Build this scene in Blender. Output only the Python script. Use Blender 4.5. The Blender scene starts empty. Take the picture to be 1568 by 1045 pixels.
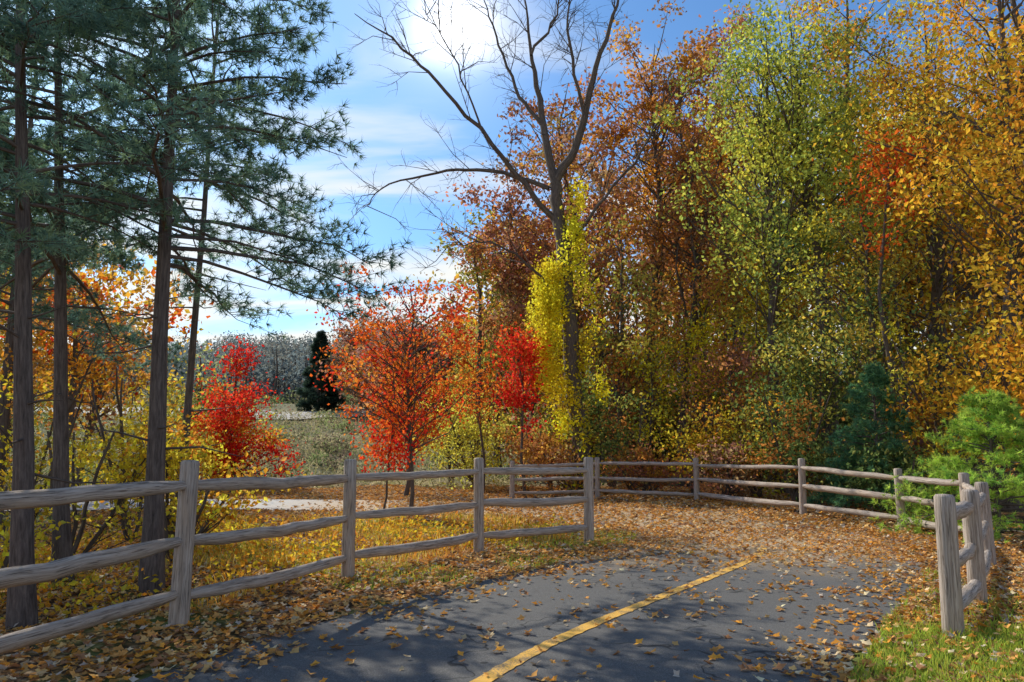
import bpy, math, random
import numpy as np
R=np.random.default_rng(7); random.seed(7)
sc=bpy.context.scene
sc.view_settings.view_transform='Standard'; sc.view_settings.look='None'; sc.view_settings.exposure=0
# ---------------------------------------------------------------- camera
cam=bpy.data.cameras.new("camera"); co=bpy.data.objects.new("camera",cam); sc.collection.objects.link(co)
co.location=(0,0,1.45); co.rotation_euler=(math.radians(98.44),0,0)
cam.lens=26; cam.sensor_width=36; cam.clip_end=3000; sc.camera=co
# ---------------------------------------------------------------- light
EL=math.radians(36); AZ=math.radians(-43)   # azimuth from +Y, negative = to the left
sd=np.array([math.sin(AZ)*math.cos(EL),math.cos(AZ)*math.cos(EL),math.sin(EL)])
sun=bpy.data.lights.new("sun",'SUN'); sun.energy=5; sun.angle=math.radians(.55); sun.color=(1,.93,.80)
so=bpy.data.objects.new("sun",sun); sc.collection.objects.link(so)
from mathutils import Vector
so.rotation_euler=Vector(sd).to_track_quat('Z','Y').to_euler(); so.location=(-40,40,40)
w=bpy.data.worlds.new("World"); sc.world=w; w.use_nodes=True
nt=w.node_tree; N=nt.nodes; L=nt.links; N.clear()
def nd(t,**k):
    n=N.new(t)
    for a,b in k.items(): setattr(n,a,b)
    return n
def mth(op,a,b=None,c=None):
    n=nd('ShaderNodeMath',operation=op)
    for i,v in enumerate([a,b,c]):
        if v is None: continue
        if isinstance(v,(int,float)): n.inputs[i].default_value=v
        else: L.new(v,n.inputs[i])
    return n.outputs[0]
def mixc(f,a,b,bt='MIX'):
    n=nd('ShaderNodeMix',data_type='RGBA',blend_type=bt)
    for i,v in ((0,f),(6,a),(7,b)):
        if isinstance(v,(int,float)): n.inputs[i].default_value=v
        elif isinstance(v,tuple): n.inputs[i].default_value=(*v,1)
        else: L.new(v,n.inputs[i])
    return n.outputs[2]
sky=nd('ShaderNodeTexSky'); sky.sky_type='NISHITA'; sky.sun_disc=False
sky.sun_elevation=EL; sky.sun_rotation=AZ; sky.dust_density=.8; sky.ozone_density=2.0; sky.air_density=1.0
tc=nd('ShaderNodeTexCoord'); sp=nd('ShaderNodeSeparateXYZ'); L.new(tc.outputs['Generated'],sp.inputs[0])
zz=mth('ADD',mth('MAXIMUM',sp.outputs[2],0),.15)
cx=mth('DIVIDE',sp.outputs[0],zz); cy=mth('DIVIDE',sp.outputs[1],zz)
cb=nd('ShaderNodeCombineXYZ'); L.new(cx,cb.inputs[0]); L.new(cy,cb.inputs[1])
mp=nd('ShaderNodeMapping'); L.new(cb.outputs[0],mp.inputs[0]); mp.inputs['Scale'].default_value=(.8,2.1,1); mp.inputs['Rotation'].default_value=(0,0,.45); mp.inputs['Location'].default_value=(1.3,.4,0)
ns=nd('ShaderNodeTexNoise'); L.new(mp.outputs[0],ns.inputs['Vector']); ns.inputs['Scale'].default_value=1.6; ns.inputs['Detail'].default_value=5; ns.inputs['Roughness'].default_value=.5; ns.inputs['Distortion'].default_value=.6
gd=Vector((-.083,.926,.572)).normalized()  # centre of a glow painted into the sky, away from the sun lamp
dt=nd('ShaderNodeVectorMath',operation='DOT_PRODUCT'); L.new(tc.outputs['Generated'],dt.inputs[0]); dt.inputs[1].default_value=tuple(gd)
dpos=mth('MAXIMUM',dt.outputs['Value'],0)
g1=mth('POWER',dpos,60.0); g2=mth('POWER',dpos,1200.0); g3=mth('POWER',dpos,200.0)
hz=mth('POWER',mth('SUBTRACT',1.0,mth('MAXIMUM',sp.outputs[2],0)),5.0)
cm=mth('ADD',mth('ADD',ns.outputs['Fac'],mth('MULTIPLY',g1,.06)),mth('MULTIPLY',hz,.72))
mr=nd('ShaderNodeMapRange',interpolation_type='SMOOTHSTEP'); L.new(cm,mr.inputs[0]); mr.inputs[1].default_value=.52; mr.inputs[2].default_value=.84
tint=mixc(1.0,sky.outputs[0],(.60,.92,1.18),'MULTIPLY')
c1=mixc(mth('MULTIPLY',mr.outputs[0],.96),tint,(6.7,6.7,6.3))
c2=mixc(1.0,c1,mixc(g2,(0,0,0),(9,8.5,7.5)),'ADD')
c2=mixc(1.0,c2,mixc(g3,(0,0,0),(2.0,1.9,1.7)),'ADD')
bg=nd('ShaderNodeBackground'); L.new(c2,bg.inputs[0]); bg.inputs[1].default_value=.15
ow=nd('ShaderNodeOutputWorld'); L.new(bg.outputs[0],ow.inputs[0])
# ---------------------------------------------------------------- materials
def newmat(name):
    global nt,N,L
    m=bpy.data.materials.new(name); m.use_nodes=True; nt=m.node_tree; N=nt.nodes; L=nt.links; N.clear(); return m
def noise(vec,scale,det=5,rough=.6,dist=0):
    n=nd('ShaderNodeTexNoise'); L.new(vec,n.inputs['Vector']); n.inputs['Scale'].default_value=scale; n.inputs['Detail'].default_value=det; n.inputs['Roughness'].default_value=rough; n.inputs['Distortion'].default_value=dist; return n.outputs['Fac']
def ramp(f,stops,interp='LINEAR'):
    n=nd('ShaderNodeValToRGB'); n.color_ramp.interpolation=interp; e=n.color_ramp.elements
    while len(e)<len(stops): e.new(.5)
    for i,(p,c) in enumerate(stops):
        e[i].position=p; e[i].color=(*c,1) if isinstance(c,tuple) else (c,c,c,1)
    L.new(f,n.inputs[0]); return n.outputs[0]
def smooth(f,a,b):
    n=nd('ShaderNodeMapRange',interpolation_type='SMOOTHSTEP'); L.new(f,n.inputs[0]); n.inputs[1].default_value=a; n.inputs[2].default_value=b; return n.outputs[0]
def bump(h,s,d):
    b=nd('ShaderNodeBump'); b.inputs['Strength'].default_value=s; b.inputs['Distance'].default_value=d; L.new(h,b.inputs['Height']); return b.outputs[0]
def princ(col,rough,nrm=None,spec=.3):
    p=nd('ShaderNodeBsdfPrincipled'); L.new(col,p.inputs['Base Color'])
    if isinstance(rough,float): p.inputs['Roughness'].default_value=rough
    else: L.new(rough,p.inputs['Roughness'])
    p.inputs['Specular IOR Level'].default_value=spec
    if nrm: L.new(nrm,p.inputs['Normal'])
    o=nd('ShaderNodeOutputMaterial'); L.new(p.outputs[0],o.inputs[0])
def vscale(vec,s):
    m=nd('ShaderNodeMapping'); L.new(vec,m.inputs[0]); m.inputs['Scale'].default_value=s; return m.outputs[0]
def leafmat(name,tr=.5):
    m=newmat(name); a=nd('ShaderNodeAttribute',attribute_name='Col')
    d=nd('ShaderNodeBsdfDiffuse'); L.new(a.outputs['Color'],d.inputs[0])
    t=nd('ShaderNodeBsdfTranslucent'); L.new(a.outputs['Color'],t.inputs[0])
    mx=nd('ShaderNodeMixShader'); mx.inputs[0].default_value=tr; L.new(d.outputs[0],mx.inputs[1]); L.new(t.outputs[0],mx.inputs[2])
    o=nd('ShaderNodeOutputMaterial'); L.new(mx.outputs[0],o.inputs[0]); return m
M_leaf=leafmat("tree_leaves",.54); M_needle=leafmat("pine_needles",.42); M_litter=leafmat("fallen_leaf",.2); M_grass=leafmat("grass_blades",.45)
def barkmat(name,c0,c1,c2):
    m=newmat(name); a=nd('ShaderNodeAttribute',attribute_name='tc'); v=a.outputs['Vector']
    n1=noise(vscale(v,(28,28,5)),1,6,.7,.3); n2=noise(vscale(v,(3,3,1)),1,3)
    c=ramp(n1,[(.3,c0),(.5,c1),(.72,c2)])
    c=mixc(mth('MULTIPLY',n2,.5),c,c0)
    princ(c,.9,bump(n1,.8,.02),.15); return m
M_bark=barkmat("tree_bark",(.05,.04,.032),(.14,.11,.09),(.26,.22,.18))
M_pbark=barkmat("pine_bark",(.045,.037,.033),(.15,.12,.105),(.27,.22,.19))
def woodmat():
    m=newmat("weathered_wood"); a=nd('ShaderNodeAttribute',attribute_name='tc'); v=a.outputs['Vector']
    n1=noise(vscale(v,(60,60,2.5)),1,5,.65,.4); n2=noise(vscale(v,(6,6,1.6)),1,4); n3=noise(vscale(v,(160,160,5)),1,3,.6)
    c=ramp(n1,[(.28,(.20,.155,.12)),(.5,(.41,.34,.28)),(.75,(.60,.52,.45))])
    c=mixc(smooth(n2,.5,.8),c,(.42,.31,.22))
    ck=smooth(n3,.36,.44); ck=mth('SUBTRACT',1.0,ck)
    c=mixc(mth('MULTIPLY',ck,.8),c,(.08,.06,.045))
    princ(c,.8,bump(mth('SUBTRACT',n1,mth('MULTIPLY',ck,.5)),.6,.01),.2); return m
M_wood=woodmat()
def groundmat():
    m=newmat("leafy_ground"); g=nd('ShaderNodeNewGeometry'); v=g.outputs['Position']
    vo=nd('ShaderNodeTexVoronoi'); L.new(v,vo.inputs['Vector']); vo.inputs['Scale'].default_value=15
    sx=nd('ShaderNodeSeparateXYZ'); L.new(vo.outputs['Color'],sx.inputs[0])
    lit=ramp(sx.outputs[0],[(0,(.11,.06,.03)),(.25,(.30,.15,.055)),(.5,(.50,.26,.09)),(.75,(.40,.26,.14)),(.92,(.58,.40,.21))],'CONSTANT')
    lit=mixc(smooth(vo.outputs['Distance'],.3,.75),lit,(.07,.045,.026))
    n1=noise(v,.55,4,.6); n2=noise(v,25,4,.7)
    grass=ramp(n2,[(.3,(.05,.065,.018)),(.55,(.15,.18,.04)),(.75,(.28,.26,.08))])
    s=nd('ShaderNodeSeparateXYZ'); L.new(v,s.inputs[0])
    c=mixc(smooth(n1,.52,.64),lit,grass)
    n3=noise(v,.12,5,.6)
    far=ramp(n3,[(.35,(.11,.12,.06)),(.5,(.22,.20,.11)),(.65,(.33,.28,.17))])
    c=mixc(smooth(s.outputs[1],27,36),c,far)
    c=mixc(smooth(s.outputs[1],75,110),c,(.09,.115,.12))  # far hills blend to blue-grey: distance haze painted into the ground
    princ(c,.95,bump(mth('ADD',sx.outputs[1],n2),.6,.03),.1); return m
M_ground=groundmat()
def roadmat():
    m=newmat("asphalt"); g=nd('ShaderNodeNewGeometry'); v=g.outputs['Position']
    n1=noise(v,110,4,.8); n2=noise(v,.9,5,.6); 
    c=ramp(n1,[(.32,(.045,.044,.043)),(.52,(.115,.112,.107)),(.68,(.26,.25,.235))])
    c=mixc(mth('MULTIPLY',smooth(n2,.35,.7),.55),c,(.13,.124,.114))
    n6=noise(v,3.2,5,.7); c=mixc(mth('MULTIPLY',smooth(n6,.55,.75),.5),c,(.055,.052,.048))
    vo=nd('ShaderNodeTexVoronoi',feature='DISTANCE_TO_EDGE'); 
    wv=nd('ShaderNodeVectorMath',operation='ADD'); nn=nd('ShaderNodeTexNoise'); nn.inputs['Scale'].default_value=2.5; L.new(v,nn.inputs['Vector']); L.new(v,wv.inputs[0]); L.new(nn.outputs['Color'],wv.inputs[1])
    L.new(wv.outputs[0],vo.inputs['Vector']); vo.inputs['Scale'].default_value=.45
    ck=mth('SUBTRACT',1.0,smooth(vo.outputs['Distance'],.002,.008)); c=mixc(mth('MULTIPLY',ck,.8),c,(.02,.02,.02))
    s=nd('ShaderNodeSeparateXYZ'); L.new(v,s.inputs[0])
    n4=noise(v,14,5,.75); n5=noise(v,.7,3)
    msk=mth('MULTIPLY',mth('MULTIPLY',smooth(mth('ADD',s.outputs[1],mth('MULTIPLY',n5,4)),10.5,14.0),smooth(s.outputs[0],-7,-4)),smooth(n4,.33,.5))
    pale_sunlit=mixc(mth('MULTIPLY',smooth(mth('MULTIPLY',s.outputs[0],-1.0),1.5,5.0),smooth(s.outputs[1],13.0,15.0)),c,(.48,.46,.42))  # sunlit left stretch painted paler into the asphalt colour
    c=mixc(mth('MULTIPLY',msk,.9),pale_sunlit,ramp(noise(v,30,4,.8),[(.35,(.32,.20,.10)),(.6,(.62,.45,.26))]))
    princ(c,.85,bump(n1,.5,.006),.25); return m
M_road=roadmat()
def linemat():
    m=newmat("yellow_road_paint"); g=nd('ShaderNodeNewGeometry'); v=g.outputs['Position']
    n1=noise(v,60,5,.8); n2=noise(v,4,3)
    c=mixc(smooth(mth('ADD',n1,mth('MULTIPLY',n2,.6)),.78,.92),(.86,.47,.07),(.20,.15,.09))
    c=mixc(mth('MULTIPLY',noise(v,200,2),.3),c,(.3,.2,.08))
    princ(c,.7,bump(n1,.4,.004),.3); return m
M_line=linemat()
def flatmat(name,a,b,sc_):
    m=newmat(name); g=nd('ShaderNodeNewGeometry'); n=noise(g.outputs['Position'],sc_,5,.7)
    princ(ramp(n,[(.3,a),(.7,b)]),.9); return m
M_pale=flatmat("pale_gravel",(.42,.38,.32),(.62,.58,.5),.4)
# ---------------------------------------------------------------- mesh builder
class MB:
    def __init__(s): s.v=[];s.c=[];s.t=[];s.lv=[];s.lt=[];s.mi=[];s.sm=[];s.n=0
    def add(s,v,f,c=None,t=None,mat=0,smooth=False):
        n=len(v); s.v.append(v); s.c.append(np.ones((n,3))*.2 if c is None else c); s.t.append(v if t is None else t)
        s.lv.append((f+s.n).ravel()); s.lt.append(np.full(len(f),f.shape[1])); s.mi.append(np.full(len(f),mat)); s.sm.append(np.full(len(f),smooth)); s.n+=n
    def obj(s,name,mats):
        me=bpy.data.meshes.new(name); v=np.concatenate(s.v); lv=np.concatenate(s.lv).astype(np.int32); lt=np.concatenate(s.lt).astype(np.int32)
        me.vertices.add(len(v)); me.vertices.foreach_set('co',v.astype(np.float32).ravel())
        me.loops.add(len(lv)); me.loops.foreach_set('vertex_index',lv)
        me.polygons.add(len(lt)); st=np.zeros(len(lt),np.int32); st[1:]=np.cumsum(lt)[:-1]
        me.polygons.foreach_set('loop_start',st); me.polygons.foreach_set('loop_total',lt)
        me.polygons.foreach_set('material_index',np.concatenate(s.mi).astype(np.int32)); me.polygons.foreach_set('use_smooth',np.concatenate(s.sm))
        a=me.attributes.new('Col','FLOAT_COLOR','POINT'); c=np.concatenate(s.c); a.data.foreach_set('color',np.hstack([c,np.ones((len(c),1))]).astype(np.float32).ravel())
        a=me.attributes.new('tc','FLOAT_VECTOR','POINT'); a.data.foreach_set('vector',np.concatenate(s.t).astype(np.float32).ravel())
        for m in mats: me.materials.append(m)
        me.update(calc_edges=True); me.validate()
        o=bpy.data.objects.new(name,me); sc.collection.objects.link(o); return o
    def tube(s,P,r,k=6,mat=0,col=None,seed=None,lump=0):
        P=np.asarray(P,float); n=len(P); r=np.broadcast_to(np.asarray(r,float),(n,))
        T=np.gradient(P,axis=0); T/=np.linalg.norm(T,axis=1)[:,None]+1e-9
        d=P[-1]-P[0]; ref=np.array([0,0,1.]) if abs(d[2])<.8*np.linalg.norm(d) else np.array([1.,.1,0])
        U=np.cross(T,ref); U/=np.linalg.norm(U,axis=1)[:,None]+1e-9; V=np.cross(T,U)
        a=np.arange(k)/k*2*np.pi; sh=1+(R.normal(0,lump,(k,)) if lump else 0)+(R.normal(0,lump*.4,(n,k)) if lump else np.zeros((n,k)))
        ring=P[:,None,:]+(r[:,None]*sh)[:,:,None]*(np.cos(a)[None,:,None]*U[:,None,:]+np.sin(a)[None,:,None]*V[:,None,:])
        Ls=np.concatenate([[0],np.cumsum(np.linalg.norm(np.diff(P,axis=0),axis=1))])+R.random()*50
        rr=max(r.max(),.03)
        t=np.stack([np.tile(np.cos(a)*rr,(n,1)),np.tile(np.sin(a)*rr,(n,1)),np.tile(Ls[:,None],(1,k))],2)
        i=np.arange(n-1)[:,None]*k; j=np.arange(k)[None,:]; j2=(j+1)%k
        f=np.stack([i+j,i+j2,i+k+j2,i+k+j],2).reshape(-1,4)
        s.add(ring.reshape(-1,3),f,None,t.reshape(-1,3),mat,True)
    def leaves(s,C,size,col,tmpl,mat=0,up=None,upw=0.):
        n=len(C); w_=R.normal(size=(n,3)); 
        if up is not None: w_=w_/np.linalg.norm(w_,axis=1)[:,None]*(1-upw)+np.array(up)*upw
        w_/=np.linalg.norm(w_,axis=1)[:,None]; h=R.normal(size=(n,3)); u=np.cross(w_,h); u/=np.linalg.norm(u,axis=1)[:,None]+1e-9; v=np.cross(w_,u)
        k=len(tmpl); sz=np.broadcast_to(size,(n,))[:,None,None]
        X=C[:,None,:]+sz*(tmpl[None,:,0:1]*u[:,None,:]+tmpl[None,:,1:2]*v[:,None,:]+tmpl[None,:,2:3]*w_[:,None,:])
        s.add(X.reshape(-1,3),np.arange(n*k).reshape(n,k),np.repeat(col,k,0),None,mat)
RH=np.array([[0,-.5,0],[.3,-.05,.1],[0,.5,0],[-.3,-.05,.1]])
ang=np.linspace(0,2*np.pi,11)[:-1]; rad=np.array([.55,.25,.45,.22,.42,.3,.42,.22,.45,.25])
STAR=np.stack([rad*np.cos(ang)*1.15,rad*np.sin(ang)*.9,.18*(rad-.25)+.10*np.sin(ang*2)],1)
def ss(a,b,x): t=np.clip((x-a)/(b-a),0,1); return t*t*(3-2*t)
CP=np.array([(-3.2,-6),(-2.2,-2),(-1.3,1.5),(-.75,3.5),(-.18,4.94),(.5,6.2),(1.38,7.51),(2.44,9.04),(3.4,10.6),(4.1,12.6),(4.0,15),(2.6,17.4),(-.5,19.2),(-4.5,20.3),(-9,20.6),(-15,20),(-25,18),(-40,14)],float)
def catmull(P,m=10):
    out=[]
    Q=np.vstack([2*P[0]-P[1],P,2*P[-1]-P[-2]])
    for i in range(1,len(Q)-2):
        for t in np.arange(m)/m:
            a,b,c,d=Q[i-1],Q[i],Q[i+1],Q[i+2]
            out.append(.5*(2*b+(c-a)*t+(2*a-5*b+4*c-d)*t*t+(3*b-a-3*c+d)*t**3))
    out.append(P[-1]); return np.array(out)
CL=catmull(CP)
def rdist(x,y):
    x=np.asarray(x,float);y=np.asarray(y,float); o=np.full(x.shape,1e9)
    for p in CL: o=np.minimum(o,(x-p[0])**2+(y-p[1])**2)
    return np.sqrt(o)
def H(x,y):
    x=np.asarray(x,float);y=np.asarray(y,float)
    h=6*ss(30,75,y)+(15+4*np.sin(x*.03+1)+2*np.sin(x*.08))*ss(80,170,y)+.8*ss(9,25,x)*ss(5,15,y)
    h=h-1.2*ss(-5.5,-14,x)*(1-ss(14,18,y))*ss(2.6,5,rdist(x,y))
    q=ss(2.3,4,rdist(x,y))
    return h+q*(.05*np.sin(x*1.3+y*.7)+.04*np.sin(y*2.1-x*.6))
# ---------------------------------------------------------------- ground
def axis(lo,hi,a,b,st):
    mid=np.arange(a,b+1e-6,st); l=a-np.geomspace(st,a-lo,28)[::-1]; h=b+np.geomspace(st,hi-b,28); return np.concatenate([l,mid,h])
gx=axis(-600,600,-20,25,.5); gy=axis(-60,1200,-5,90,.6)
X,Y=np.meshgrid(gx,gy,indexing='ij'); Z=H(X,Y)
nx,ny=X.shape; i=np.arange(nx-1)[:,None]*ny; j=np.arange(ny-1)[None,:]
f=np.stack([i+j,i+ny+j,i+ny+j+1,i+j+1],2).reshape(-1,4)
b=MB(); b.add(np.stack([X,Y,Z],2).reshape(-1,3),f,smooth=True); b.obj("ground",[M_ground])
def ribbon(name,C,wl,wr,z,mat,jit=0,m=1):
    T=np.gradient(C,axis=0); T/=np.linalg.norm(T,axis=1)[:,None]; Nn=np.stack([T[:,1],-T[:,0]],1)
    n=len(C); a=np.linspace(-1,1,m+1); V=[]
    for q in a:
        ww=(wl if q<0 else wr)*q+ (R.normal(0,jit,n) if abs(q)==1 and jit else 0)
        P=C+Nn*np.asarray(ww).reshape(-1,1); V.append(np.column_stack([P,H(P[:,0],P[:,1])*0+z if not callable(z) else z(P)]))
    V=np.stack(V,1).reshape(-1,3); k=m+1; i=np.arange(n-1)[:,None]*k; j=np.arange(m)[None,:]
    f=np.stack([i+j,i+j+1,i+k+j+1,i+k+j],2).reshape(-1,4)
    b=MB(); b.add(V,f); return b.obj(name,[mat])
ribbon("asphalt_path",catmull(CP,24),2.0,2.0,.012,M_road,.03,4)
yl=catmull(CP,24); yl=yl[(yl[:,1]<11.4)&(np.arange(len(yl))<24*10)]
ribbon("yellow_centre_line",yl,.06,.06,.017,M_line,.005)
fr=np.array([(-60.,66),(-40,62),(-26,60),(-18,58),(-12,60),(-4,66)]); fr=catmull(fr,12)
ribbon("gravel_road",fr,2.2,2.2,lambda P:H(P[:,0],P[:,1])+.12,M_pale,.1,6)
# ---------------------------------------------------------------- fences
def fence(name,posts,hts,rz,skip=()):
    b=MB()
    for (x,y),h in zip(posts,hts):
        z0=float(H(x,y))-.15; lx,ly=R.normal(0,.012,2)
        zs=np.array([0,.3,.7,1.1,h+.15-.02,h+.15,h+.155]); P=np.array([[x+lx*q,y+ly*q,z0+q] for q in zs])
        b.tube(P,np.array([.083,.08,.078,.077,.076,.062,.002]),10,0,lump=.04)
    for (p,q,hp,hq) in zip(posts[:-1],posts[1:],hts[:-1],hts[1:]):
        for k,fz in enumerate(rz):
            a=np.array([*p,float(H(*p))+hp*fz]); c=np.array([*q,float(H(*q))+hq*fz]); d=(c-a)/np.linalg.norm(c-a)
            a=a-d*.05; c=c+d*.05; a[2]+=R.normal(0,.012)+.012*(k%2); c[2]+=R.normal(0,.012)
            t=np.linspace(0,1,11)[:,None]; P=a+(c-a)*t; P[:,2]-=.03*np.sin(np.pi*t[:,0])*R.random(); P[1:-1]+=R.normal(0,.005,(9,3))
            r0=R.uniform(.052,.064); r=np.full(11,r0); r[[0,-1]]=.03; r[[1,-2]]=r0*.85
            b.tube(P,r,9,0,lump=.07)
    return b.obj(name,[M_wood])
RZ=(.185,.51,.845)
fence("split_rail_fence",[(-4.05,1.3),(-3.43,3.82),(-2.73,6.32),(-1.885,8.78),(-.473,10.84),(1.218,12.03)],[1.35]*6,RZ)
fence("split_rail_fence",[(0,23.5),(2.56,22.6),(5.08,20.7),(6.54,17.0),(7.18,13.96),(7.33,12.2),(6.02,9.64),(4.45,7.35),(3.48,6.11)],[1.2,1.2,1.2,1.25,1.12,1.1,1.05,1.08,1.1],RZ)
# ---------------------------------------------------------------- trees
def pick(pal,n):
    cs=np.array([p[:3] for p in pal]); w_=np.array([p[3] for p in pal],float); return cs[R.choice(len(pal),n,p=w_/w_.sum())]
def lcol(pal,ncl,nl,keep=.7,lo=.6,hi=1.25):
    c=np.repeat(pick(pal,ncl)[:,None,:],nl,1); o=pick(pal,ncl*nl).reshape(ncl,nl,3); m=R.random((ncl,nl,1))<keep
    c=np.where(m,c,o)*R.uniform(lo,hi,(ncl,nl,1))*R.uniform(.7,1.25,(ncl,1,1)); return np.clip(c.reshape(-1,3),0,.9)
def twigs(b,P,r,n,ln,mat=0,up=.3):
    P=np.asarray(P); tips=[]
    for _ in range(n):
        k=R.integers(0,len(P)-1); t=R.random(); a=P[k]*(1-t)+P[k+1]*t; d=P[k+1]-P[k]; d/=np.linalg.norm(d)+1e-9
        q=R.normal(size=3); q=q/np.linalg.norm(q)*.9+d*.8+np.array([0,0,up]); q/=np.linalg.norm(q); l=ln*R.uniform(.4,1.2)
        m1=a+q*l*.5+R.normal(0,.06*l,3); e=a+q*l+R.normal(0,.1*l,3)
        b.tube([a,m1,e],[r,r*.7,r*.25],3,mat); tips.append((a,m1,e))
    return tips
def tree_into(b,x,y,h,r,z0,ncl,nl,ls,pal,tr,lean=(0,0),cr=.7,shape='ell',keep=.7,stems=1,twn=2,sq=.7,base=None):
    zb=float(H(x,y)) if base is None else base
    for s_ in range(stems):
        t=np.linspace(0,1,9); wx=np.cumsum(R.normal(0,.012*h,9)); wy=np.cumsum(R.normal(0,.012*h,9)); wx-=wx[0]; wy-=wy[0]
        sp_=0 if stems==1 else 1
        lx,ly=lean[0]+sp_*R.normal(0,r*.5),lean[1]+sp_*R.normal(0,r*.5)
        T=np.stack([x+wx+lx*t,y+wy+ly*t,zb-.1+(h*.93)*t],1)
        if s_==0: T0=T
        rad=tr*(1-t)**.75+.012; rad[0]*=1.25; b.tube(T,rad,8,0,lump=.03)
    u=R.random(ncl) 
    if shape=='cone':
        u=1-np.sqrt(R.random(ncl)); th=R.random(ncl)*6.283; rr=r*(1-u)**.6*np.sqrt(R.random(ncl))*(1+.3*np.sin(th*2+u*9))
        C=np.stack([rr*np.cos(th),rr*np.sin(th),z0+(h-z0)*u],1)
    else:
        d=R.normal(size=(ncl,3)); d/=np.linalg.norm(d,axis=1)[:,None]; q=R.random((ncl,1))**.42
        ph=R.random(4)*6.283; th=np.arctan2(d[:,1],d[:,0]); wv=1+.28*np.sin(2*th+3.1*d[:,2]+ph[0])+.22*np.sin(3*th-5*d[:,2]+ph[1])
        C=d*q*np.array([r,r,(h-z0)/2])*np.stack([wv,wv,np.ones(ncl)],1)+np.array([0,0,(h+z0)/2])
    fz=C[:,2]/h; C[:,0]+=x+np.interp(fz,t,T0[:,0]-x); C[:,1]+=y+np.interp(fz,t,T0[:,1]-y); C[:,2]+=zb
    for c in C:
        hd=math.hypot(c[0]-x,c[1]-y); zs=min(max(c[2]-zb-.55*hd-R.random()*.08*h, .12*h),h*.88)
        tt=zs/(h*.93); a=np.array([np.interp(tt,t,T0[:,k]) for k in range(3)])
        m1=a*.6+c*.4+np.array([0,0,-.04*hd])+R.normal(0,.05*hd+.02,3); m2=a*.25+c*.75+R.normal(0,.05*hd+.02,3)
        ln=np.linalg.norm(c-a); br=min(.008*ln+.012,tr*.45)
        P=[a,m1,m2,c]; b.tube(P,[br,br*.75,br*.45,br*.15],4,0)
        if twn: twigs(b,P[1:],br*.35,twn,cr*1.3)
    sd_=R.uniform(.6,1.25,(ncl,1,1))*cr
    Lf=C[:,None,:]+R.normal(size=(ncl,nl,3))*sd_*np.array([1,1,sq])
    zmin=zb+.05; Lf[:,:,2]=np.maximum(Lf[:,:,2],zmin+R.random((ncl,nl))*.2)
    b.leaves(Lf.reshape(-1,3),ls*R.uniform(.6,1.35,ncl*nl),lcol(pal,ncl,nl,keep),RH,1)
def tree(name,*a,**k):
    b=MB(); tree_into(b,*a,**k); return b.obj(name,[M_bark,M_leaf])
RUST=[(.68,.29,.07,3),(.56,.24,.09,3),(.74,.42,.08,2),(.42,.25,.14,2),(.56,.44,.15,1)]
ORNG=[(.85,.42,.04,4),(.80,.32,.035,2),(.85,.56,.06,3),(.60,.31,.08,2)]
MAR=[(.52,.22,.14,3),(.44,.22,.17,3),(.62,.30,.11,3),(.54,.38,.19,1)]
OLIV=[(.46,.45,.09,4),(.60,.52,.10,3),(.32,.37,.09,2),(.74,.52,.09,1.5)]
GREEN=[(.44,.52,.10,4),(.68,.68,.11,3.5),(.26,.36,.10,2),(.84,.73,.09,2)]
YGO=[(.86,.67,.06,3),(.84,.47,.05,3),(.66,.60,.08,2),(.82,.33,.04,1)]
YEL=[(.88,.75,.04,5),(.87,.67,.04,3),(.78,.72,.06,2)]
RED=[(.84,.05,.028,5),(.78,.035,.028,3),(.86,.15,.03,2)]
REDO=[(.86,.17,.025,5),(.86,.28,.035,3),(.82,.07,.03,3)]
DGR=[(.14,.22,.07,4),(.22,.30,.09,3),(.34,.36,.10,1)]
def vt(u,Yd): return (u-784)/1132*Yd*1.03
big=[ # u,Y,h,r,z0,ncl,pal,trunk
 ("oak_tree",722,33,12.5,2.2,2,45,OLIV+RUST[:2],.16),("oak_tree",765,35,16,2.4,4,55,MAR,.18),("maple_tree",815,37,14,2.6,3,50,RUST,.18),
 ("oak_tree",880,34,20.5,3.0,6,80,RUST+MAR[:2],.2),("maple_tree",965,33,22,3.2,8,90,ORNG[:2]+RUST,.22),("oak_tree",1035,31,20.5,2.8,5,80,RUST,.2),
 ("maple_tree",1110,34,23.5,3.3,9,90,RUST+MAR,.22),("oak_tree",1180,25,16.5,3.0,6,100,GREEN,.2),("oak_tree",1265,23,17.5,2.9,7,108,GREEN,.22),
 ("oak_tree",1345,27,22,3.4,7,90,OLIV+ORNG[:2],.22),("maple_tree",1420,21,16,2.9,4,95,YGO,.2),("oak_tree",1510,17.5,15,2.8,5,95,YGO+ORNG[:2],.2),
 ("oak_tree",1600,19,17,3.0,3,85,ORNG+YGO[:2],.22),("maple_tree",1600,14.5,11,1.9,3.5,60,ORNG,.14),("maple_tree",1350,18.5,9.6,.7,6.4,12,[(.86,.18,.03,3),(.84,.10,.03,1)],.07),
 ("maple_tree",1180,29,12,2.6,3,60,YGO+OLIV,.14),("maple_tree",930,29,11,2.2,2,55,OLIV+RUST[:3],.13),("maple_tree",1330,20.5,9,2.2,2,55,OLIV+DGR[:1]+YGO[:1],.13)]
for nme,u,Yd,h,r,z0,ncl,pal,tr in big:
    tree(nme,vt(u,Yd),Yd,h,r,z0,int(ncl*.95),102,.0060*Yd if Yd>22 else .125,pal,tr,lean=(R.normal(0,.4),R.normal(0,.3)),cr=.46,twn=3)
b=MB()
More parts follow.
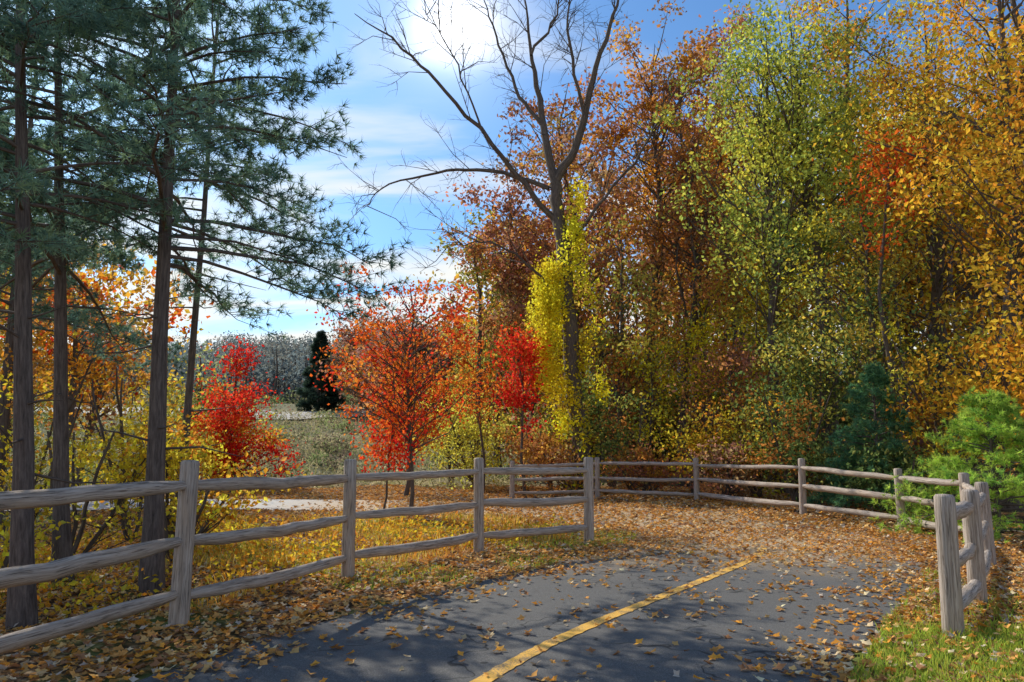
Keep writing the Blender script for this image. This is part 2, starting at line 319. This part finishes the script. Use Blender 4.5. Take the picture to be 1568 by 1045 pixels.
for k in range(70):
    Yd=R.uniform(27,52); x=R.uniform(-.02,.95)*Yd+1; h=R.uniform(11,20)*(.55 if x<.05*Yd else 1)
    P=np.array([[x+R.normal(0,.12)+q*R.normal(0,.3),Yd,float(H(x,Yd))+h*q] for q in np.linspace(0,1,6)]); rr=R.uniform(.06,.17)
    b.tube(P,rr*(1-np.linspace(0,.85,6)),6,0,lump=.03); twigs(b,P[2:],.02,14,2.2,0,.5)
for k in range(52):
    Yd=R.uniform(38,56); x=R.uniform(-.03,1.0)*Yd; 
    slope=np.clip((x/Yd+.03)/.12,0,1)
    tree_into(b,x,Yd,8+13*slope*R.uniform(.8,1.1),3.2,2.0,36,48,.38,[RUST,MAR,OLIV,YGO,ORNG][R.integers(5)],.15,cr=.95,twn=1)
for k in range(56):
    Yd=R.uniform(33,44); x=R.uniform(.02,1.0)*Yd; tree_into(b,x,Yd,R.uniform(3,6),2.2,.2,16,60,.26,[RUST,MAR,OLIV,DGR][R.integers(4)],.05,cr=.7,twn=0)
b.obj("deep_woodland",[M_bark,M_leaf])
und=[("shrub",845,27,2.9,1.5,.3,26,RUST),("shrub",915,25.5,4.2,1.4,.5,30,OLIV+DGR),("shrub",968,26.5,3.4,1.2,.3,22,DGR+RUST[:2]),("sapling",1005,27,5.8,1.1,1.5,20,YEL+OLIV[:1]),
 ("shrub",1060,24.5,3.0,1.2,.3,26,YGO),("sapling",1130,25,5.8,1.6,1.5,38,MAR+RUST[:1]),("shrub",1160,23,3.2,1.3,.3,26,YGO+OLIV[:1]),("shrub",1215,21,3.4,1.2,.2,30,DGR+RUST[:1]),
 ("sapling",1255,22,6.0,1.5,1.5,36,DGR+OLIV),("shrub",1110,22.8,1.8,1.3,.2,24,MAR),("sapling",1195,26,8,1.8,2,36,OLIV+YEL[:1]),("sapling",1085,26.5,6.4,1.2,2.5,24,YEL),
 ("shrub",730,28,4.0,1.8,.3,40,[(.74,.70,.10,3),(.86,.70,.08,2),(.50,.50,.1,2)]),("shrub",690,31,4.0,1.6,.3,30,[(.74,.64,.10,3),(.64,.38,.1,2),(.46,.46,.1,2)]),
 ("shrub",1380,17.5,1.6,1.0,.2,22,DGR),("shrub",1450,18.5,4.5,1.6,.3,44,YGO),("shrub",1590,15.5,4.2,1.3,.8,34,ORNG),("maple_sapling",804,24.6,5.7,.7,2.2,28,RED),
 ("shrub",1290,20,1.6,1.2,.2,24,DGR),("shrub",990,24.6,1.6,1.3,.2,22,RUST+MAR[:1]),("shrub",880,24.6,1.8,1.2,.2,22,RUST)]
for nme,u,Yd,h,r,z0,ncl,pal in und:
    tree(nme,(u-784)/1132*Yd*.985,Yd,h,r,z0,ncl,85,.125,pal,.04,cr=.33,stems=4 if nme=="shrub" else 1,twn=2)
# red maples
b=MB(); tree_into(b,-10.5,28,5.9,1.8,.6,75,85,.13,RED,.06,cr=.33,shape='cone',keep=.8); tree_into(b,-11.1,27.4,3.0,2.0,.1,48,85,.13,[(.86,.34,.04,3),(.86,.62,.05,2),(.82,.10,.03,3)],.03,cr=.3)
b.obj("red_maple_tree",[M_bark,M_leaf])
b=MB(); tree_into(b,-2.1,15.6,5.3,1.85,1.8,84,48,.088,REDO,.035,cr=.24,lean=(.2,0),twn=4,sq=.5); 
tree_into(b,-2.75,15.9,2.5,.7,1.1,18,70,.09,RED+REDO[:1],.015,cr=.22,base=0)
b.obj("red_maple_tree",[M_bark,M_leaf])
tree("red_maple_tree",-3.4,24,4.8,1.8,1.0,40,70,.12,REDO+ORNG[:1],.06,cr=.35,twn=3)
tree("maple_sapling",-1.0,25.5,5.4,1.0,2.5,16,45,.12,REDO+ORNG,.04,cr=.35,twn=3)
# vine-covered bare tree
b=MB(); YV=25.0
def wob(pts,rads,k=8,dy=None):
    P=np.array([(p[0],YV+(p[2] if len(p)>2 else 0),p[1]) for p in pts],float); n=5
    PP=catmull(P,n); rr=np.interp(np.linspace(0,1,len(PP)),np.linspace(0,1,len(rads)),rads); PP[1:-1]+=R.normal(0,.035,(len(PP)-2,3)); b.tube(PP,rr,k,0,lump=.04); return PP
tk=wob([(2.55,-.1),(2.3,1.8),(2.12,3.4),(1.9,6.8),(1.69,9.1),(1.52,10.8)],[.34,.27,.24,.2],10)
brs=[wob([(1.52,10.8),(1.03,13.5,.2),(.67,16.2,.4),(.4,19,.5)],[.17,.12,.06,.02]),
 wob([(1.52,10.8),(2.35,12.3,-.2),(2.86,14.5,-.5),(3.6,16.8,-.6),(4.3,19,-.6)],[.16,.13,.07,.02]),
 wob([(1.65,9.1),(.14,11,-.6),(-1.96,13.2,-1.2),(-3.4,14.7,-1.6),(-5.3,16,-2)],[.11,.085,.06,.045,.012],6),
 wob([(1.3,10.6),(-.55,11.4,.5),(-2.4,11.6,.9),(-4.5,11.2,1.2),(-5.5,10.3,1.3)],[.09,.07,.05,.03,.01],6),
 wob([(1.1,13.0,.1),(.1,14.7,.6),(-.6,17,1),(-1.2,19,1.2)],[.08,.06,.04,.015],6),
 wob([(1.8,8.2),(3.2,10.0,-.8),(4.6,11.8,-1.4),(5.6,13.6,-1.6)],[.07,.05,.035,.01],6),
 wob([(2.6,13.0,-.3),(2.0,15.5,-.9),(2.1,18,-1.2)],[.07,.05,.015],6),
 wob([(.7,15.8,.3),(1.6,17.5,.5),(1.9,19.5,.5)],[.06,.04,.01],6),
 wob([(1.9,6.2),(.4,7.8,-.8),(-1.0,8.3,-1.2),(-2.2,8.0,-1.4)],[.06,.045,.025,.01],5),
 wob([(-1.0,12.2,-1.0),(-1.9,14.6,-1.2),(-3.1,16.6,-1.5)],[.04,.03,.01],5)]
for P in brs:
    for (a,m1,e) in twigs(b,P[3:],.020,12,2.0,0,.2):
        for (a2,m2,e2) in twigs(b,[a,m1,e],.010,5,1.0,0,.1): twigs(b,[a2,m2,e2],.006,2,.5,0,.05)
zk=np.array([.6,1.5,3,4,5,6,7,8,9,10.6]); off=np.array([-.3,-.4,-.5,-.75,-.85,-.7,-.5,.1,.5,.65]); wd=np.array([.4,.4,.32,.26,.26,.28,.24,.2,.2,.12])
n=130; zc=R.uniform(.6,10.6,n); zc=np.where(R.random(n)<.5,R.uniform(3.3,7.8,n),zc)
xc=np.interp(zc,tk[:,2],tk[:,0])+np.interp(zc,zk,off)+R.normal(0,1,n)*np.interp(zc,zk,wd)
ex=R.random(n)<.14; xc=np.where(ex,np.interp(zc,tk[:,2],tk[:,0])+R.uniform(.2,.9,n),xc); zc=np.where(ex,R.uniform(3,7.5,n),zc)
VC=np.stack([xc,YV-.35+R.normal(0,.25,n),zc],1); nl=80
Lf=VC[:,None,:]+R.normal(size=(n,nl,3))*np.array([.16,.17,.27])*R.uniform(.7,1.3,(n,1,1))
b.leaves(Lf.reshape(-1,3),.125*R.uniform(.6,1.3,n*nl),lcol(YEL,n,nl,.8,.8,1.2),RH,1)
b.obj("vine_covered_tree",[M_bark,M_leaf])
# ---------------------------------------------------------------- pines
def pine_into(b,x,y,h,tr,z0,L0,nb,ntw,ntf,kn,nlen,nw,pal,lean=(0,0),cone=False,dead=8):
    zb=float(H(x,y)); t=np.linspace(0,1,10); T=np.stack([x+lean[0]*t+np.cumsum(R.normal(0,.012,10)),y+lean[1]*t,zb-.1+h*t],1)
    rad=tr*(1-.8*t)+.005; rad[0]*=1.3; b.tube(T,rad,10,0,lump=.025)
    tp=[];td=[]
    for k in range(dead):
        q=R.uniform(.12,z0/h+.05); a=np.array([np.interp(q,t,T[:,c]) for c in range(3)]); th=R.random()*6.283; l=R.uniform(.3,1.3)
        e=a+l*np.array([math.cos(th),math.sin(th),R.uniform(-.2,.3)]); b.tube([a,(a+e)/2+R.normal(0,.03,3),e],[.014,.009,.003],4,0)
    for k in range(nb):
        u=(k+R.random())/nb; z=z0+(h-z0)*u; q=z/h; a=np.array([np.interp(q,t,T[:,c]) for c in range(3)]); th=R.random()*6.283
        ln=(L0*(1-u)**(.9 if cone else .5)+.15)*R.uniform(.6,1.15); d=np.array([math.cos(th),math.sin(th),0]); rise=R.uniform(-.05,.35)+u*.3
        s_=np.linspace(0,1,6)[:,None]; P=a+d*ln*s_+np.array([0,0,1])*(ln*(rise*s_-.25*s_**2))+R.normal(0,.02*ln,(6,3))*s_
        br=.010+.007*ln; b.tube(P,br*(1-.85*s_[:,0]),5,0)
        for m in range(max(3,int(ntw*(.4+.6*ln/L0)))):
            s0=R.uniform(.2,1)**.8; i0=min(int(s0*5),4); fr_=s0*5-i0; p=P[i0]*(1-fr_)+P[i0+1]*fr_
            sg=1 if R.random()<.5 else -1; dd=d*R.uniform(.4,1)+sg*np.array([-d[1],d[0],0])*R.uniform(.3,1)+np.array([0,0,R.uniform(-.25,.5)]); dd/=np.linalg.norm(dd)
            l2=ln*.36*R.uniform(.5,1.2)*(1.15-s0*.6); e=p+dd*l2; b.tube([p,(p+e)/2,e],[.006,.004,.002],3,0)
            w_=np.linspace(.2,1,ntf)[:,None]; tp.append(p+dd*l2*w_+R.normal(0,.05,(ntf,3))); td.append(np.tile(dd,(ntf,1)))
    tp=np.concatenate(tp); td=np.concatenate(td); n=len(tp)
    C=np.repeat(tp,kn,0); D=np.repeat(td,kn,0)*.7+R.normal(size=(n*kn,3))*.75; D/=np.linalg.norm(D,axis=1)[:,None]
    S=np.cross(D,R.normal(size=(n*kn,3))); S/=np.linalg.norm(S,axis=1)[:,None]+1e-9; ll=nlen*R.uniform(.7,1.2,(n*kn,1))
    V=np.stack([C-S*nw*.5,C+S*nw*.5,C+D*ll+S*nw*.15],1).reshape(-1,3)
    col=np.repeat(pick(pal,n)*R.uniform(.6,1.3,(n,1)),kn*3,0)
    b.add(V,np.arange(n*kn*3).reshape(-1,3),col,None,1)
def pine(name,*a,**k):
    b=MB(); pine_into(b,*a,**k); return b.obj(name,[M_pbark,M_needle])
PN=[(.18,.31,.23,3),(.25,.37,.21,2),(.14,.25,.19,2)]
pine("pine_tree",-3.66,7.8,8.2,.10,3.5,2.6,64,14,7,15,.12,.011,PN,lean=(-.28,0))
pine("pine_tree",-4.86,8.3,8.0,.085,3.5,2.4,56,14,7,15,.12,.011,PN,lean=(-.8,0))
pine("pine_tree",-4.10,6.5,7.0,.095,3.6,1.7,46,12,7,15,.11,.010,PN,lean=(-.6,0))
pine("pine_tree",-4.95,11.2,9.2,.06,4.6,2.3,28,11,7,15,.13,.015,PN,lean=(.1,0),dead=14)
pine("pine_tree",-8.8,12.8,9,.12,4.0,2.4,40,12,7,14,.14,.018,PN)
pine("pine_tree",-11.8,16.0,10,.13,4.5,2.9,42,12,7,13,.16,.022,PN)
pine("pine_sapling",8.9,18.2,3.6,.05,.1,1.5,80,10,5,16,.11,.016,[(.12,.28,.14,3),(.17,.34,.15,2)],cone=True,dead=0)
pine("pine_sapling",8.6,13.4,2.5,.05,.05,1.8,95,12,5,16,.10,.012,[(.46,.66,.10,3),(.58,.74,.13,3),(.26,.48,.09,2)],cone=True,dead=0)
pine("cedar_tree",-16.2,62,6.6,.15,.1,1.8,120,13,5,14,.32,.07,[(.05,.085,.06,3),(.07,.11,.075,2)],cone=True,dead=0)
LY=[(.86,.68,.05,4),(.82,.55,.05,3),(.64,.58,.08,2),(.82,.36,.05,1)]
for (x,y,h,r,z0,ncl,pal) in [(-5.6,9.6,2.0,1.0,.2,26,LY),(-4.7,10.6,1.9,.8,.2,18,LY),(-6.8,10.5,2.6,1.1,.3,26,LY),(-7.6,9.2,2.6,1.0,.3,26,ORNG),(-6.1,12.2,3.0,1.3,.3,26,LY),(-5.2,7.6,1.3,.6,.1,14,LY),(-8.8,13.5,4.4,1.5,1.5,26,ORNG),(-9.6,18.5,3.2,1.4,.5,26,[(.5,.5,.1,2),(.75,.6,.1,2)]),(-4.2,9.4,1.2,.6,.1,14,ORNG+LY)]:
    tree("shrub",x,y,h,r,z0,ncl,55,.08,pal,.02,cr=.22,stems=4,twn=3)
for (x,y,h,r,z0,ncl,pal) in [(-14,24,8,2.8,2,50,RUST+ORNG),(-19,27,11,3.2,2,60,OLIV+RUST),(-14,33,5.5,2.6,.6,44,OLIV+[(.3,.36,.2,3)]),(-23,34,11,3.5,2,60,RUST+OLIV),(-11.5,19,6.5,1.8,3.2,26,REDO+ORNG),(-18,22,9.5,3,3,55,OLIV+YGO)]:
    tree("maple_tree",x,y,h,r,z0,ncl,85,.18,pal,.12,cr=.6)
# scrub on the rising ground
b=MB(); SCR=[(.38,.34,.20,3),(.24,.29,.12,4),(.46,.40,.23,2),(.25,.19,.14,2),(.32,.38,.14,1)]
n=420; x=R.uniform(-48,1,n); y=R.uniform(29.5,80,n); k=(np.abs(y-60-abs(x+18)*.12)>4.0)&(rdist(x,y)>4); x=x[k];y=y[k]; n=len(x); nl=190
sz=R.uniform(.4,1.15,n)[:,None,None]; C=np.stack([x,y,H(x,y)+.62*sz[:,0,0]],1)
dd=R.normal(size=(n,nl,3)); dd/=np.linalg.norm(dd,axis=2)[:,:,None]; dd*=R.uniform(.6,1.1,(n,nl,1))
Lf=C[:,None,:]+dd*np.array([1.3,1.3,.8])*sz; b.leaves(Lf.reshape(-1,3),.17*R.uniform(.6,1.3,n*nl),lcol(SCR,n,nl,.9,.8,1.15),RH,1)
for c in C[::3]:
    for q in range(2): b.tube([c-[0,0,.6],c+R.normal(0,.2,3),c+R.normal(0,.3,3)+[0,0,.3]],[.02,.014,.005],3,0)
n=26000; x=R.uniform(-45,1,n); y=R.uniform(29,60,n)**1.0; k=(rdist(x,y)>4); x=x[k];y=y[k]; n=len(x)
b.leaves(np.stack([x,y,H(x,y)+.1],1),R.uniform(.25,.6,n),pick([(.42,.36,.20,3),(.34,.33,.14,2),(.5,.42,.25,1)],n)*R.uniform(.8,1.1,(n,1)),np.array([[-.06,0,0],[.06,0,0],[.02,0,1.],[-.02,0,1.]])@np.array([[1,0,0],[0,0,1],[0,1,0]]),1,None)
b.obj("scrub",[M_bark,M_leaf])
# distant woods on the hills, haze painted in as blue-grey leaf colours
b=MB(); HAZE=[(.17,.21,.21,3),(.21,.22,.19,3),(.15,.19,.20,2),(.25,.21,.17,1.2)]
for k in range(1000):
    y=R.uniform(74,185); x=R.uniform(-.64,.12)*y; h=R.uniform(5,9); zb=float(H(x,y)); nl=150
    d=R.normal(size=(nl,3)); d/=np.linalg.norm(d,axis=1)[:,None]; C=np.array([x,y,zb+h*.45])+d*R.uniform(.6,1.0,(nl,1))*np.array([3.2,3.2,h*.42])
    b.leaves(C,.5*R.uniform(.5,1.2,nl),lcol(HAZE,1,nl,.97,.9,1.08),RH,1); b.tube([[x,y,zb-.3],[x+.2,y,zb+h*.45],[x,y,zb+h*.7]],[.15,.1,.03],4,0)
for k in range(44):
    y=R.uniform(50,66); x=R.uniform(-.205,.0)*y; tree_into(b,x,y,R.uniform(6,8.5),2.4,1.0,30,60,.32,[MAR,RUST,MAR[:2]+[(.3,.28,.16,3)]][R.integers(3)],.14,cr=.75,twn=1)
b.obj("distant_trees",[M_bark,M_leaf])
# ---------------------------------------------------------------- fallen leaves
LP=[(.68,.34,.10,4),(.76,.47,.18,3),(.42,.21,.10,3),(.78,.60,.36,2),(.80,.35,.06,3),(.58,.48,.38,1)]
def scatter(n,x0,x1,y0,y1): return R.uniform(x0,x1,n),R.uniform(y0,y1,n)
b=MB()
def putleaves(x,y,s,lift=.0):
    n=len(x); onr=rdist(x,y)<2.02; z=np.where(onr,.02,H(x,y)+.012)+R.random(n)*(.02+lift*~onr)
    b.leaves(np.stack([x,y,z],1),s*R.uniform(.5,1.3,n),np.clip(pick(LP,n)*R.uniform(.6,1.25,(n,1)),0,.85),STAR,0,(0,0,1),.68)
x,y=scatter(70000,-7,8,2.5,14); d=rdist(x,y); pr=np.where(d<2,.06+.34*ss(.9,2,d)**2+.5*ss(8.6,12.0,y),.75)*np.where((x>2)&(d>1.4),1.2,1)
blot=.5+.5*np.sin(x*2.3+1.1*np.sin(y*1.7))*np.sin(y*2.9+x); pr=pr*np.where((x>2.2)&(y<6.3)&(d>2),.5,1); k=R.random(len(x))<pr*np.where(d<2,.35+1.3*blot,1); putleaves(x[k],y[k],.08,.03)
x,y=scatter(60000,-10,10,13.5,30); d=rdist(x,y); pr=np.where(d<2,.45*ss(-6,-1,x)+.02,.8); k=R.random(len(x))<pr; putleaves(x[k],y[k],.12,.02)
b.obj("fallen_leaves",[M_litter])
# ---------------------------------------------------------------- grass and weeds
b=MB()
def blades(x,y,h,w_,pal):
    n=len(x); z=H(x,y); th=R.random(n)*6.283; l=h*R.uniform(.5,1.4,n); bx=R.normal(0,.35,n)*l; by=R.normal(0,.35,n)*l; ux=np.cos(th)*w_; uy=np.sin(th)*w_
    A=np.stack([x-ux,y-uy,z],1);B=np.stack([x+ux,y+uy,z],1);M1=np.stack([x+ux*.7+bx*.35,y+uy*.7+by*.35,z+l*.6],1);T_=np.stack([x+bx,y+by,z+l],1);M2=np.stack([x-ux*.7+bx*.35,y-uy*.7+by*.35,z+l*.6],1)
    V=np.stack([A,B,M1,T_,M2],1).reshape(-1,3); c=np.repeat(pick(pal,n)*R.uniform(.6,1.3,(n,1)),5,0); b.add(V,np.arange(n*5).reshape(n,5),c,None,0)
GP=[(.36,.50,.07,3),(.52,.60,.09,3),(.68,.58,.1,1)]; WP=[(.84,.62,.10,3),(.82,.42,.07,4),(.52,.5,.1,2),(.78,.65,.28,1)]
x,y=scatter(60000,-5,5,3.5,15); d=rdist(x,y); blot=np.sin(x*1.9+np.sin(y*1.3)*1.5)+np.sin(y*1.6+x*.8)
k=(d>2.0)&(blot>.1)&((x>2.4)|(y>7.2))&~((x<-1)&(y<8)); blades(x[k],y[k],.075,.004,GP)
x,y=scatter(16000,2.1,5,3.6,6.4); d=rdist(x,y); k=(d>2.05); blades(x[k],y[k],.065,.004,GP)
x,y=scatter(22000,-8,1,6.8,16.5); d=rdist(x,y); fx=np.interp(y,[3.8,6.3,8.8,10.8,12],[-3.4,-2.7,-1.9,-.5,1.2]); k=(d>2.3)&(x<fx-.25)&(np.sin(x*2.2+y)+np.sin(y*1.7-x)>.1); blades(x[k],y[k],.15,.005,WP)
x,y=scatter(14000,-7.5,1,6.8,14.5); d=rdist(x,y); fx=np.interp(y,[3.8,6.3,8.8,10.8,12],[-3.4,-2.7,-1.9,-.5,1.2]); k=(d>2.3)&(x<fx-.2)&(np.sin(x*1.7+y*1.3)+np.sin(y*2.1-x)>-.3); x=x[k];y=y[k]; n=len(x)
b.leaves(np.stack([x,y,H(x,y)+R.uniform(.05,.38,n)*R.random(n)],1),R.uniform(.04,.085,n),pick(LY+ORNG[:3],n)*R.uniform(.7,1.1,(n,1)),RH,0,None)
b.obj("grass",[M_grass])
